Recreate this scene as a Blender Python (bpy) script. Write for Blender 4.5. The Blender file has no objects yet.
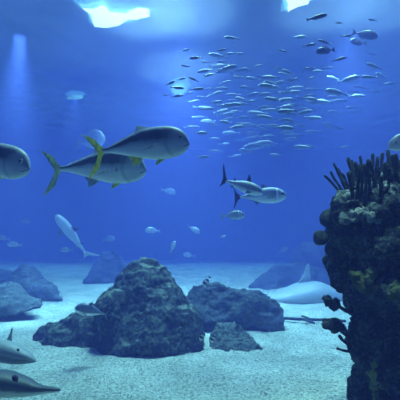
import bpy, bmesh, math, random
import numpy as np
from mathutils import Vector, Matrix, noise

SC = bpy.context.scene
COL = SC.collection
random.seed(7)
F = 346.0
CAM = Vector((0, 0, 2.0))
PITCH = math.atan(30 / F)
FWD = Vector((0, math.cos(PITCH), math.sin(PITCH)))
UP = Vector((0, -math.sin(PITCH), math.cos(PITCH)))
RIGHT = Vector((1, 0, 0))


def at(px, py, d):
    return CAM + d * (FWD + RIGHT * ((px - 200) / F) + UP * ((200 - py) / F))


def ground(px, py, z=0.0):
    r = FWD + RIGHT * ((px - 200) / F) + UP * ((200 - py) / F)
    return CAM + r * ((z - CAM.z) / r.z)


# ------------------------------------------------------------------ materials
def new_mat(name):
    m = bpy.data.materials.new(name)
    m.use_nodes = True
    nt = m.node_tree
    nt.nodes.clear()
    out = nt.nodes.new('ShaderNodeOutputMaterial')
    return m, nt, out


def N(nt, t, **kw):
    n = nt.nodes.new(t)
    for k, v in kw.items():
        if k in n.inputs.keys():
            n.inputs[k].default_value = v
        else:
            setattr(n, k, v)
    return n


def ramp(nt, stops, interp='LINEAR'):
    r = nt.nodes.new('ShaderNodeValToRGB')
    r.color_ramp.interpolation = interp
    e = r.color_ramp.elements
    while len(e) < len(stops):
        e.new(0.5)
    for el, (p, c) in zip(e, stops):
        el.position = p
        el.color = (*c, 1)
    return r


def mat_flat(name, c, rough=0.6, spec=0.4):
    m, nt, out = new_mat(name)
    b = N(nt, 'ShaderNodeBsdfPrincipled', Roughness=rough)
    b.inputs['Base Color'].default_value = (*c, 1)
    b.inputs['Specular IOR Level'].default_value = spec
    nt.links.new(b.outputs[0], out.inputs[0])
    return m


def mat_rock(name, dark, mid, light, scale=3.0, bump=0.6, lightpos=0.66, silt=.7):
    m, nt, out = new_mat(name)
    L = nt.links.new
    tc = N(nt, 'ShaderNodeTexCoord')
    n1 = N(nt, 'ShaderNodeTexNoise', Scale=scale, Detail=9.0, Roughness=0.65)
    n2 = N(nt, 'ShaderNodeTexNoise', Scale=scale * 7, Detail=5.0, Roughness=0.7)
    vo = N(nt, 'ShaderNodeTexVoronoi', Scale=scale * 5)
    for n in (n1, n2, vo):
        L(tc.outputs['Object'], n.inputs['Vector'])
    mx = N(nt, 'ShaderNodeMath', operation='MULTIPLY_ADD')
    mx.inputs[1].default_value = 0.55
    L(n2.outputs[0], mx.inputs[0])
    mu = N(nt, 'ShaderNodeMath', operation='MULTIPLY')
    mu.inputs[1].default_value = 0.5
    L(n1.outputs[0], mu.inputs[0])
    L(mu.outputs[0], mx.inputs[2])
    r = ramp(nt, [(0.38, dark), (0.52, mid), (lightpos, light), (0.8, light)])
    L(mx.outputs[0], r.inputs[0])
    b = N(nt, 'ShaderNodeBsdfPrincipled', Roughness=0.9)
    b.inputs['Specular IOR Level'].default_value = 0.15
    # silt and algae settled on the upper faces, in patches
    ge = N(nt, 'ShaderNodeNewGeometry'); sx = N(nt, 'ShaderNodeSeparateXYZ'); L(ge.outputs['Normal'], sx.inputs[0])
    n3 = N(nt, 'ShaderNodeTexNoise', Scale=scale * 3, Detail=6.0, Roughness=.7); L(tc.outputs['Object'], n3.inputs['Vector'])
    ms = N(nt, 'ShaderNodeMath', operation='MULTIPLY_ADD'); ms.inputs[1].default_value = 1.6; ms.inputs[2].default_value = -.85
    L(n3.outputs[0], ms.inputs[0])
    as_ = N(nt, 'ShaderNodeMath', operation='ADD'); L(sx.outputs[2], as_.inputs[0]); L(ms.outputs[0], as_.inputs[1])
    rs = ramp(nt, [(.74, (0, 0, 0)), (1.0, (silt, silt, silt))]); L(as_.outputs[0], rs.inputs[0])
    mxs = N(nt, 'ShaderNodeMix', data_type='RGBA'); L(rs.outputs[0], mxs.inputs[0]); L(r.outputs[0], mxs.inputs[6]); mxs.inputs[7].default_value = (*light, 1)
    L(mxs.outputs[2], b.inputs['Base Color'])
    ad = N(nt, 'ShaderNodeMath', operation='ADD')
    L(mx.outputs[0], ad.inputs[0])
    v2 = N(nt, 'ShaderNodeMath', operation='MULTIPLY')
    v2.inputs[1].default_value = 0.35
    L(vo.outputs[0], v2.inputs[0])
    L(v2.outputs[0], ad.inputs[1])
    bp = N(nt, 'ShaderNodeBump', Strength=bump, Distance=0.08)
    L(ad.outputs[0], bp.inputs['Height'])
    L(bp.outputs[0], b.inputs['Normal'])
    L(b.outputs[0], out.inputs[0])
    return m


def mat_fish(name, stops, blotch=0.12, scale=9.0, rough=0.38, bars=None, gill=True, face=None):
    """stops: colour from belly (0) to back (1); the pattern attribute carries (along, up)."""
    m, nt, out = new_mat(name)
    L = nt.links.new
    a = N(nt, 'ShaderNodeAttribute', attribute_name='pat')
    sp = N(nt, 'ShaderNodeSeparateXYZ')
    L(a.outputs['Vector'], sp.inputs[0])
    tc = N(nt, 'ShaderNodeTexCoord')
    n1 = N(nt, 'ShaderNodeTexNoise', Scale=scale, Detail=6.0, Roughness=0.65)
    L(tc.outputs['Object'], n1.inputs['Vector'])
    ma = N(nt, 'ShaderNodeMath', operation='MULTIPLY_ADD')
    ma.inputs[1].default_value = blotch * 2
    L(n1.outputs[0], ma.inputs[0])
    sb = N(nt, 'ShaderNodeMath', operation='SUBTRACT')
    sb.inputs[1].default_value = blotch
    L(sp.outputs[1], sb.inputs[0])
    L(sb.outputs[0], ma.inputs[2])
    r = ramp(nt, stops)
    L(ma.outputs[0], r.inputs[0])
    col = r.outputs[0]
    if face:      # silvery cheeks, paled further by light painted on the face, mottled into the flank
        fr = ramp(nt, [(.72, (0, 0, 0)), (.88, (.75, .75, .75)), (.93, (.55, .55, .55)), (1, (.3, .3, .3))])
        fa = N(nt, 'ShaderNodeMath', operation='MULTIPLY_ADD'); fa.inputs[1].default_value = .22
        L(n1.outputs[0], fa.inputs[0])
        fb = N(nt, 'ShaderNodeMath', operation='SUBTRACT'); fb.inputs[1].default_value = .11
        L(sp.outputs[0], fb.inputs[0]); L(fb.outputs[0], fa.inputs[2]); L(fa.outputs[0], fr.inputs[0])
        mf = N(nt, 'ShaderNodeMix', data_type='RGBA'); L(fr.outputs[0], mf.inputs[0]); L(col, mf.inputs[6]); mf.inputs[7].default_value = (*face, 1)
        col = mf.outputs[2]
    if gill:
        g = ramp(nt, [(0.0, (1, 1, 1)), (0.725, (1, 1, 1)), (0.752, (.72, .72, .75)), (0.785, (1.0, 1.0, 1.0)), (1, (1, 1, 1))])
        # the gill edge curves back at mid height
        c1 = N(nt, 'ShaderNodeMath', operation='SUBTRACT'); c1.inputs[1].default_value = 0.45
        L(sp.outputs[1], c1.inputs[0])
        c2 = N(nt, 'ShaderNodeMath', operation='POWER'); c2.inputs[1].default_value = 2.0
        ab = N(nt, 'ShaderNodeMath', operation='ABSOLUTE'); L(c1.outputs[0], ab.inputs[0]); L(ab.outputs[0], c2.inputs[0])
        c3 = N(nt, 'ShaderNodeMath', operation='MULTIPLY_ADD'); c3.inputs[1].default_value = -0.35
        L(c2.outputs[0], c3.inputs[0]); L(sp.outputs[0], c3.inputs[2])
        L(c3.outputs[0], g.inputs[0])
        mm = N(nt, 'ShaderNodeMix', data_type='RGBA', blend_type='MULTIPLY')
        mm.inputs[0].default_value = 1
        L(col, mm.inputs[6]); L(g.outputs[0], mm.inputs[7])
        col = mm.outputs[2]
    if bars:
        bpos, bcol = bars
        st = []
        for (p, w) in bpos:
            st += [(p - w, (0, 0, 0)), (p - w * .7, (1, 1, 1)), (p + w * .7, (1, 1, 1)), (p + w, (0, 0, 0))]
        rb = ramp(nt, st)
        L(sp.outputs[0], rb.inputs[0])
        mb = N(nt, 'ShaderNodeMix', data_type='RGBA')
        L(rb.outputs[0], mb.inputs[0]); L(col, mb.inputs[6])
        mb.inputs[7].default_value = (*bcol, 1)
        col = mb.outputs[2]
    b = N(nt, 'ShaderNodeBsdfPrincipled', Roughness=rough)
    b.inputs['Specular IOR Level'].default_value = 0.5
    L(col, b.inputs['Base Color'])
    vo = N(nt, 'ShaderNodeTexVoronoi', Scale=90.0)
    L(tc.outputs['Object'], vo.inputs['Vector'])
    bp = N(nt, 'ShaderNodeBump', Strength=0.12, Distance=0.01)
    L(vo.outputs[0], bp.inputs['Height']); L(bp.outputs[0], b.inputs['Normal'])
    L(b.outputs[0], out.inputs[0])
    return m


def mat_fin(name, c, tip=None, rays=60.0):
    m, nt, out = new_mat(name)
    L = nt.links.new
    tc = N(nt, 'ShaderNodeTexCoord')
    w = N(nt, 'ShaderNodeTexNoise', Scale=rays, Detail=2.0)
    mp = N(nt, 'ShaderNodeMapping'); mp.inputs['Scale'].default_value = (1, .2, .25)
    L(tc.outputs['Object'], mp.inputs[0]); L(mp.outputs[0], w.inputs['Vector'])
    r = ramp(nt, [(0.35, tuple(x * .6 for x in c)), (0.65, tuple(min(1, x * 1.25) for x in c))])
    L(w.outputs[0], r.inputs[0])
    b = N(nt, 'ShaderNodeBsdfPrincipled', Roughness=0.5)
    L(r.outputs[0], b.inputs['Base Color'])
    t = N(nt, 'ShaderNodeBsdfTranslucent'); L(r.outputs[0], t.inputs[0])
    mx = N(nt, 'ShaderNodeMixShader'); mx.inputs[0].default_value = 0.5
    L(b.outputs[0], mx.inputs[1]); L(t.outputs[0], mx.inputs[2])
    L(mx.outputs[0], out.inputs[0])
    return m


# ------------------------------------------------------------------ linking
def link_mesh(name, me, mat, parent=None, smooth=True):
    o = bpy.data.objects.new(name, me)
    COL.objects.link(o)
    if mat:
        me.materials.append(mat)
    if smooth:
        me.polygons.foreach_set('use_smooth', [True] * len(me.polygons))
    if parent:
        o.parent = parent
    return o


def tag(o, label, cat, group=None, kind=None):
    if label: o['label'] = label
    if cat: o['category'] = cat
    if group: o['group'] = group
    if kind: o['kind'] = kind
    return o


def empty(name, loc, rot=(0, 0, 0)):
    o = bpy.data.objects.new(name, None)
    COL.objects.link(o)
    o.location = loc
    o.rotation_euler = rot
    o.empty_display_size = 0.1
    return o


def mesh_from(verts, faces, name='m'):
    me = bpy.data.meshes.new(name)
    me.from_pydata([tuple(v) for v in verts], [], faces)
    me.update()
    return me


# ------------------------------------------------------------------ rocks
def blob_mesh(blobs, voxel, amp, freq, seed, origin, ridged=False, smooth_it=3, fine=0.25):
    """blobs: (centre Vector, (rx, ry, rz), rotz). One continuous rough mesh around them."""
    bm = bmesh.new()
    for c, r, rz in blobs:
        if isinstance(c, list):      # a faceted lump: the hull of these points
            vs_h = [bm.verts.new(p - origin) for p in c]
            h = bmesh.ops.convex_hull(bm, input=vs_h)
            bmesh.ops.delete(bm, geom=[g for g in h['geom_interior'] if isinstance(g, bmesh.types.BMVert)], context='VERTS')
            continue
        mat = Matrix.Translation(c - origin) @ Matrix.Rotation(rz, 4, 'Z') @ Matrix.Diagonal((*r, 1))
        bmesh.ops.create_icosphere(bm, subdivisions=4, radius=1.0, matrix=mat)
    me = bpy.data.meshes.new('tmp'); bm.to_mesh(me); bm.free()
    o = bpy.data.objects.new('tmp', me); COL.objects.link(o)
    md = o.modifiers.new('r', 'REMESH'); md.mode = 'VOXEL'; md.voxel_size = voxel
    sm = o.modifiers.new('s', 'SMOOTH'); sm.iterations = smooth_it; sm.factor = 0.5
    dg = bpy.context.evaluated_depsgraph_get()
    res = bpy.data.meshes.new_from_object(o.evaluated_get(dg))
    bpy.data.objects.remove(o); bpy.data.meshes.remove(me)
    off = Vector((seed * 3.7, seed * 1.3, seed * 7.1))
    nrm = [v.normal.copy() for v in res.vertices]
    for v, n in zip(res.vertices, nrm):
        p = v.co * freq + off
        d = noise.fractal(p, 0.9, 2.1, 4, noise_basis='PERLIN_ORIGINAL')
        if ridged:
            d2 = abs(noise.noise(p * 1.7)) * 1.4 - .3
            d = d * .6 - d2 * .6
        d += fine * noise.fractal(p * 5.3, 0.8, 2.0, 3)
        v.co += n * d * amp
    res.update()
    res.name = 'rock'
    return res


def px_blobs(items, d0):
    """items: (px, py, rpx, rpy, depth offset, depth radius m) given at camera depth d0."""
    out = []
    for it in items:
        if isinstance(it, list):
            out.append(([at(px, py, d0 + dd) for px, py, dd in it], None, 0.0))
            continue
        px, py, rx, ry, dd, ryd = it
        d = d0 + dd
        out.append((at(px, py, d), (rx * d / F, ryd, ry * d / F), 0.0))
    return out


def rock(name, items, d0, mat, label, cat='rock', voxel=0.05, amp=0.12, freq=1.4, seed=1, group=None, ridged=False, parent=None, fine=0.25):
    bl = px_blobs(items, d0)
    cs = [p for b in bl for p in (b[0] if isinstance(b[0], list) else [b[0]])]
    base = sum(cs, Vector()) / len(cs)
    base.z = 0.0
    me = blob_mesh(bl, voxel, amp, freq, seed, base, ridged, fine=fine)
    o = link_mesh(name, me, mat)
    o.location = base
    tag(o, label, cat, group)
    return o


# ------------------------------------------------------------------ fish
def pchip(xs, ys, x):
    i = np.searchsorted(xs, x) - 1
    i = np.clip(i, 0, len(xs) - 2)
    xs = np.asarray(xs, float); ys = np.asarray(ys, float)
    h = np.diff(xs); dl = np.diff(ys) / h
    m = np.zeros(len(xs))
    m[0], m[-1] = dl[0], dl[-1]
    for k in range(1, len(xs) - 1):
        if dl[k - 1] * dl[k] <= 0: m[k] = 0
        else: m[k] = 2 * dl[k - 1] * dl[k] / (dl[k - 1] + dl[k])
    t = (x - xs[i]) / h[i]
    return ((2 * t**3 - 3 * t**2 + 1) * ys[i] + (t**3 - 2 * t**2 + t) * h[i] * m[i]
            + (-2 * t**3 + 3 * t**2) * ys[i + 1] + (t**3 - t**2) * h[i] * m[i + 1])


def bend_co(co, L, bend):
    x, y, z = co
    s = x / L
    return Vector((x, y + bend * L * (0.25 - s * s) if s < 0.25 else y + bend * L * (0.1875), z))


def fish_body(spec, L, bend=0.0, nr=34, nv=22, flat=1.0):
    st = np.array(spec['stations'], float)       # x 0 tail .. 1 nose ; top, bottom, half width
    t = np.linspace(0, 1, nr)
    t = t + 0.055 * np.sin(2 * np.pi * t) * -1.0 * 0.6
    xs = st[0, 0] + (st[-1, 0] - st[0, 0]) * np.clip(t, 0, 1)
    top = pchip(st[:, 0], st[:, 1], xs); bot = pchip(st[:, 0], st[:, 2], xs); wid = pchip(st[:, 0], st[:, 3], xs)
    ex = spec.get('exp', 0.85)
    verts, faces, pat = [], [], []
    for k in range(nr):
        zc, hh = (top[k] + bot[k]) / 2, max((top[k] - bot[k]) / 2, .003)
        for j in range(nv):
            a = 2 * math.pi * j / nv
            ca, sa = math.cos(a), math.sin(a)
            y = wid[k] * math.copysign(abs(ca) ** ex, ca)
            z = zc + hh * math.copysign(abs(sa) ** spec.get('exz', 1.0), sa)
            verts.append(bend_co(Vector(((xs[k] - .5) * L, y * L, z * L)), L, bend))
            pat.append((xs[k], (sa + 1) / 2, 0))
    for k in range(nr - 1):
        for j in range(nv):
            a, b = k * nv + j, k * nv + (j + 1) % nv
            faces.append((a, b, b + nv, a + nv))
    for k in (0, nr - 1):
        c = sum((verts[k * nv + j] for j in range(nv)), Vector()) / nv
        c.x += (-.004 if k == 0 else .006) * L
        verts.append(c); pat.append((float(xs[k]), .5, 0))
        ci = len(verts) - 1
        for j in range(nv):
            a, b = k * nv + j, k * nv + (j + 1) % nv
            faces.append((ci, b, a) if k == 0 else (ci, a, b))
    me = mesh_from(verts, faces, 'fish_body')
    at_ = me.attributes.new('pat', 'FLOAT_VECTOR', 'POINT')
    at_.data.foreach_set('vector', np.array(pat, np.float32).ravel())
    return me


def fin_mesh(outline, L, thick, M=None, bend=0.0):
    """A tapered fin: outline (x, z) in body lengths; thick in body lengths at its middle."""
    pts = [Vector((x, z)) for x, z in outline]
    # smooth closed outline by one corner-cutting pass that keeps tips fairly sharp
    sm = []
    n = len(pts)
    for i in range(n):
        p, q = pts[i], pts[(i + 1) % n]
        sm += [p.lerp(q, .12), p.lerp(q, .5), p.lerp(q, .88)]
    bm = bmesh.new()
    rim0 = [bm.verts.new((p.x, 0, p.y)) for p in sm]
    bmesh.ops.triangulate(bm, faces=[bm.faces.new(rim0)])
    bmesh.ops.subdivide_edges(bm, edges=[e for e in bm.edges if not e.is_boundary], cuts=1)
    bmesh.ops.triangulate(bm, faces=list(bm.faces))
    bm.verts.index_update()
    flat = [(v.co.x, v.co.z, .25 if v.is_boundary else 1.0) for v in bm.verts]
    tris = [[v.index for v in f.verts] for f in bm.faces]
    edge = [(e.verts[0].index, e.verts[1].index) for e in bm.edges if e.is_boundary]
    bm.free()
    M = M or Matrix.Identity(4)
    n = len(flat)
    vs = [bend_co(M @ Vector((x * L, sgn * thick * L * k * .5, z * L)), L, bend) for sgn in (1, -1) for x, z, k in flat]
    fs = [tuple(t) for t in tris] + [tuple(i + n for i in reversed(t)) for t in tris] + [(a, b, b + n, a + n) for a, b in edge]
    me = mesh_from(vs, fs, 'fin')
    bm = bmesh.new(); bm.from_mesh(me)
    bmesh.ops.recalc_face_normals(bm, faces=list(bm.faces))
    bm.to_mesh(me); bm.free()
    return me


def eye_meshes(r):
    bm = bmesh.new()
    bmesh.ops.create_uvsphere(bm, u_segments=14, v_segments=10, radius=r, matrix=Matrix.Diagonal((1, .45, 1, 1)))
    e = bpy.data.meshes.new('eye'); bm.to_mesh(e); bm.free()
    bm = bmesh.new()
    bmesh.ops.create_uvsphere(bm, u_segments=12, v_segments=8, radius=r * .7, matrix=Matrix.Diagonal((1, .62, 1, 1)))
    p = bpy.data.meshes.new('pupil'); bm.to_mesh(p); bm.free()
    return e, p


def body_half_width(spec, x, z):
    st = np.array(spec['stations'], float)
    top = float(pchip(st[:, 0], st[:, 1], np.array([x]))[0]); bot = float(pchip(st[:, 0], st[:, 2], np.array([x]))[0])
    w = float(pchip(st[:, 0], st[:, 3], np.array([x]))[0])
    zc, hh = (top + bot) / 2, (top - bot) / 2
    s = max(-.98, min(.98, (z - zc) / hh))
    s = math.copysign(abs(s) ** (1 / spec.get('exz', 1.0)), s)
    return w * (math.sqrt(1 - s * s)) ** spec.get('exp', .85)


def heading(nose, tail, d, turn):
    """Midpoint, length and rotation of a fish whose nose and tail root stand at these places of the photo, at depth d."""
    flat = math.hypot(nose[0] - tail[0], nose[1] - tail[1]) * d / F
    off = math.tan(math.radians(turn)) * flat / 2
    pn, pt = at(nose[0], nose[1], d - off), at(tail[0], tail[1], d + off)
    v = pn - pt
    Lh = v.length
    u = v / Lh
    return (pn + pt) / 2, Lh, math.atan2(u.y, u.x), math.asin(max(-1, min(1, u.z)))


def make_fish(name, label, cat, spec, nose, tail, d, turn, body_mat, fin_mats, bend=0.0, roll=0.0, group=None, eye_mats=None, part_labels=None):
    mid, L, yaw, pit = heading(nose, tail, d, turn)
    root = empty(name, mid, (math.radians(roll), -pit, yaw))
    tag(root, label, cat, group)
    link_mesh('body', fish_body(spec, L, bend), body_mat, root)
    for f in spec['fins']:
        pn, outline, th, mk = f[:4]
        ol = [(x - .5, z) for x, z in outline]
        o = link_mesh(pn, fin_mesh(ol, L, th, None, bend), fin_mats[mk], root, smooth=False)
        if part_labels and pn in part_labels: o['label'] = part_labels[pn]
    for pf in spec.get('side_fins', []):
        pn, outline, th, mk, (ax, az), (sweep, droop) = pf
        for s in (1, -1):
            w = body_half_width(spec, ax, az)
            # outline local: x backwards negative, z downwards; hinged at the flank and spread outwards
            M = (Matrix.Translation(Vector(((ax - .5) * L, s * (w - .006) * L, az * L)))
                 @ Matrix.Rotation(s * math.radians(-sweep), 4, 'Z') @ Matrix.Rotation(s * math.radians(droop), 4, 'X'))
            link_mesh(pn, fin_mesh(outline, L, th, M, bend), fin_mats[mk], root, smooth=False)
    if 'eye' in spec and eye_mats:
        ex, ez, er = spec['eye']
        em, pm = eye_meshes(er * L)
        for s in (1, -1):
            w = body_half_width(spec, ex, ez)
            e = link_mesh('eye', em if s == 1 else em.copy(), None if s == -1 else eye_mats[0], root)
            e.location = bend_co(Vector(((ex - .5) * L, s * (w - er * spec.get('sunk', .12)) * L, ez * L)), L, bend)
            p = link_mesh('pupil', pm if s == 1 else pm.copy(), None if s == -1 else eye_mats[1], e)
            p.location = (0, s * er * L * .1, 0)
    if 'mouth' in spec:
        pts = spec['mouth']
        vs, fs = [], []
        nn = 7
        for s in (1, -1):
            base = len(vs)
            for i, (mx, mz) in enumerate(pts):
                w = body_half_width(spec, mx, mz)
                c = Vector(((mx - .5) * L, s * w * L, mz * L))
                r = .0045 * L
                for k in range(4):
                    a = math.pi / 2 * k
                    vs.append(bend_co(c + Vector((0, math.cos(a) * r, math.sin(a) * r)), L, bend))
            for i in range(len(pts) - 1):
                for k in range(4):
                    a = base + i * 4 + k; b = base + i * 4 + (k + 1) % 4
                    fs.append((a, b, b + 4, a + 4))
        link_mesh('mouth', mesh_from(vs, fs, 'mouth'), MOUTH, root)
    return root


# ------------------------------------------------------------------ shared materials
MOUTH = mat_flat('mouth_dark', (.02, .025, .035), .7)
EYE_PALE = mat_flat('eye_pale', (.55, .6, .5), .25)
EYE_BROWN = mat_flat('eye_brown', (.07, .06, .06), .4)
EYE_DARK = mat_flat('eye_dark', (.01, .01, .015), .15)
M_TREV = mat_fish('trevally_skin', [(0.0, (.95, .97, .94)), (.34, (.9, .94, .92)), (.5, (.5, .56, .57)), (.62, (.1, .125, .15)), (.83, (.1, .125, .15)), (.9, (.62, .68, .7)), (1.0, (.75, .8, .8))], .12, 10, face=(.7, .76, .76))  # pale back edge and wide pale belly put rim and bounce light into skin
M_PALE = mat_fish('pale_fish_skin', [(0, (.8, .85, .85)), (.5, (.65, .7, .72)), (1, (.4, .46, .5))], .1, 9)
M_BREAM = mat_fish('bream_skin', [(0, (.75, .8, .8)), (.5, (.55, .6, .62)), (1, (.3, .36, .4))], .1, 9, bars=([(.70, .03), (.82, .03)], (.85, .9, .9)))
M_TUNA = mat_fish('bonito_skin', [(0, (.85, .88, .88)), (.35, (.72, .78, .78)), (.5, (.4, .47, .5)), (.72, (.25, .31, .35)), (1, (.5, .56, .58))], .08, 9, bars=([(.80, .025), (.9, .02)], (.85, .9, .9)))
M_SHARKG = mat_fish('reef_shark_skin', [(0, (.75, .78, .78)), (.3, (.62, .66, .66)), (.45, (.25, .29, .32)), (.8, (.32, .37, .4)), (1, (.4, .46, .48))], .06, 7, gill=False)
M_SHARKP = mat_fish('pale_shark_skin', [(0, (.7, .72, .7)), (.5, (.55, .58, .58)), (1, (.42, .47, .48))], .06, 5, gill=False)
M_SHARKS = mat_fish('sandy_shark_skin', [(0, (.5, .52, .5)), (.5, (.42, .45, .44)), (1, (.4, .43, .42))], .06, 5, gill=False)
M_GUITAR = mat_fish('guitarfish_skin', [(0, (.72, .74, .7)), (.16, (.6, .63, .6)), (.26, (.13, .14, .15)), (.75, (.085, .1, .11)), (1, (.11, .125, .135))], .14, 6, rough=.5, gill=False)
M_GUITARP = mat_fish('pale_guitarfish_skin', [(0, (.12, .13, .15)), (.22, (.14, .15, .17)), (.32, (.42, .45, .43)), (.7, (.34, .38, .38)), (1, (.36, .4, .4))], .06, 6, rough=.5, gill=False)  # dark belly stops put the underside's shade into the skin
M_TWOTONE = mat_fish('two_tone_skin', [(0, (.9, .92, .9)), (.4, (.85, .88, .86)), (.46, (.12, .15, .19)), (1, (.2, .25, .3))], .03, 12)
M_SILVER = mat_fish('school_silver_skin', [(0, (.36, .4, .42)), (.45, (.2, .24, .27)), (.75, (.2, .24, .28)), (.92, (.38, .43, .46)), (1, (.48, .54, .56))], .1, 9)
M_DUSK = mat_fish('school_dark_skin', [(0, (.16, .18, .22)), (.6, (.07, .08, .11)), (1, (.1, .12, .16))], .08, 9)  # dark copy of the school skin, painting the backlit silhouettes
M_STRIPE = mat_fish('striped_fish_skin', [(0, (.9, .9, .8)), (1, (.85, .87, .8))], .05, 9, bars=([(.25, .1), (.62, .12)], (.015, .015, .02)), gill=False)
FIN_YEL = mat_fin('fin_yellow', (.95, .95, .2))
FIN_PALE = mat_fin('fin_pale', (.55, .6, .6))
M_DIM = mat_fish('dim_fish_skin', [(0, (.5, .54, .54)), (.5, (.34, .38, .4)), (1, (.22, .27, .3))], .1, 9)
FIN_BRIGHT = mat_fin('fin_bright', (.85, .9, .9), rays=25)
FIN_GREY = mat_fin('fin_grey', (.2, .24, .28))
FIN_DARK = mat_fin('fin_dark', (.03, .035, .05))
FIN_OLIVE = mat_fin('fin_olive', (.6, .68, .4))
FIN_SILVER = mat_fin('fin_silver', (.4, .46, .48))

# ------------------------------------------------------------------ species
TREV = dict(
    stations=[(0, .026, -.026, .018), (.06, .034, -.03, .02), (.2, .088, -.062, .04), (.35, .15, -.105, .064), (.5, .192, -.145, .082),
              (.62, .204, -.168, .09), (.74, .2, -.172, .09), (.86, .172, -.155, .078), (.94, .118, -.122, .058), (.985, .045, -.082, .032), (1.0, -.005, -.055, .014)],
    exp=.9,
    fins=[('tail_fin', [(.03, .024), (-.02, .055), (-.1, .155), (-.28, .24), (-.14, .135), (-.055, .0), (-.08, -.13), (-.2, -.33), (-.055, -.2), (-.01, -.06), (.03, -.024)], .01, 'tail'),
          ('dorsal_fin', [(.6, .19), (.54, .215), (.43, .245), (.39, .24), (.45, .2), (.3, .14), (.12, .068), (.06, .03), (.2, .075), (.4, .15)], .008, 'dorsal'),
          ('anal_fin', [(.48, -.13), (.43, -.175), (.34, -.215), (.35, -.155), (.29, -.1), (.36, -.09)], .008, 'anal'),
          ('pelvic_fin', [(.72, -.16), (.68, -.2), (.6, -.235), (.62, -.19), (.64, -.16)], .007, 'pelvic')],
    side_fins=[('pectoral_fin', [(0, .018), (-.08, .024), (-.17, -.03), (-.23, -.07), (-.14, -.045), (-.06, -.025), (0, -.02)], .006, 'pect', (.72, -.03), (24, 10))],
    eye=(.92, .04, .026),
    mouth=[(.998, -.04), (.97, -.055), (.945, -.068)])

BREAM = dict(
    stations=[(0, .035, -.035, .02), (.08, .045, -.04, .024), (.25, .15, -.12, .05), (.45, .235, -.19, .085), (.62, .255, -.21, .1), (.78, .22, -.19, .095),
              (.9, .14, -.14, .07), (.97, .05, -.09, .04), (1, -.01, -.05, .012)],
    fins=[('tail_fin', [(.03, .03), (-.08, .1), (-.22, .2), (-.13, .0), (-.22, -.2), (-.08, -.1), (.03, -.03)], .01, 'tail'),
          ('dorsal_fin', [(.75, .21), (.62, .3), (.4, .29), (.2, .17), (.12, .07), (.3, .15), (.5, .22)], .01, 'dorsal'),
          ('anal_fin', [(.45, -.17), (.35, -.23), (.18, -.14), (.12, -.05), (.3, -.12)], .01, 'anal')],
    side_fins=[('pectoral_fin', [(0, .03), (-.12, .03), (-.25, -.04), (-.12, -.06), (0, -.03)], .008, 'pect', (.7, -.03), (20, 10))],
    eye=(.88, .05, .032))

BONITO = dict(
    stations=[(0, .02, -.02, .018), (.1, .035, -.03, .022), (.3, .105, -.085, .06), (.5, .155, -.135, .095), (.68, .165, -.15, .105), (.82, .14, -.135, .095),
              (.92, .09, -.1, .07), (.98, .035, -.06, .03), (1, -.01, -.03, .01)],
    fins=[('tail_fin', [(.03, .018), (-.05, .06), (-.15, .2), (-.16, .21), (-.08, .02), (-.15, -.2), (-.13, -.2), (-.05, -.06), (.03, -.018)], .012, 'tail'),
          ('dorsal_fin', [(.62, .155), (.52, .23), (.46, .22), (.48, .16), (.3, .11), (.14, .045), (.3, .09)], .009, 'dorsal'),
          ('anal_fin', [(.42, -.12), (.34, -.18), (.32, -.11), (.15, -.04), (.3, -.07)], .009, 'anal')],
    side_fins=[('pectoral_fin', [(0, .02), (-.1, .02), (-.22, -.05), (-.1, -.04), (0, -.02)], .008, 'pect', (.74, -.03), (18, 8))],
    eye=(.9, .02, .03))

SHARK = dict(
    stations=[(0, .018, -.016, .013), (.1, .026, -.022, .02), (.28, .055, -.045, .045), (.45, .088, -.072, .072), (.62, .1, -.085, .09), (.78, .09, -.078, .092),
              (.9, .065, -.06, .078), (.97, .035, -.04, .05), (1, .0, -.018, .012)],
    exp=.95,
    fins=[('tail_fin', [(.05, .016), (-.02, .05), (-.1, .14), (-.2, .25), (-.22, .25), (-.17, .14), (-.09, .02), (-.1, -.06), (-.13, -.13), (-.06, -.08), (.02, -.02)], .012, 'tail'),
          ('dorsal_fin', [(.66, .085), (.6, .14), (.535, .2), (.515, .2), (.525, .14), (.5, .085), (.58, .07)], .014, 'dorsal'),
          ('rear_dorsal_fin', [(.26, .045), (.22, .08), (.18, .085), (.19, .035)], .01, 'dorsal'),
          ('anal_fin', [(.25, -.035), (.2, -.075), (.16, -.075), (.18, -.03)], .01, 'anal')],
    side_fins=[('pectoral_fin', [(.04, 0), (0, -.06), (-.07, -.17), (-.1, -.19), (-.1, -.12), (-.08, 0)], .012, 'pect', (.7, -.05), (4, 62))],
    eye=(.92, .01, .013))

GUITAR = dict(   # broad low head with a long spade-like snout
    stations=[(0, .012, -.012, .014), (.12, .02, -.018, .024), (.3, .045, -.03, .05), (.46, .068, -.045, .08), (.6, .08, -.05, .11), (.7, .08, -.05, .125), (.78, .06, -.046, .095),
              (.84, .04, -.042, .062), (.885, .018, -.034, .042), (.93, .008, -.027, .033), (.97, .004, -.022, .031), (.99, .002, -.02, .026), (1, -.002, -.016, .014)],
    exp=1.1, exz=1.0,
    fins=[('tail_fin', [(.04, .01), (-.02, .05), (-.1, .11), (-.12, .1), (-.09, .03), (-.08, -.04), (0, -.03)], .008, 'tail'),
          ('dorsal_fin', [(.44, .06), (.4, .1), (.36, .14), (.345, .135), (.36, .05)], .009, 'dorsal'),
          ('rear_dorsal_fin', [(.22, .028), (.19, .07), (.155, .1), (.15, .03)], .009, 'dorsal')],
    side_fins=[('pectoral_fin', [(.12, 0), (.05, -.07), (-.08, -.13), (-.16, -.1), (-.14, 0)], .016, 'pect', (.56, -.03), (0, 74)),
               ('pelvic_fin', [(.04, 0), (-.02, -.06), (-.09, -.06), (-.08, 0)], .01, 'pect', (.38, -.01), (0, 72))],
    eye=(.79, .03, .02), sunk=.26)

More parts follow.
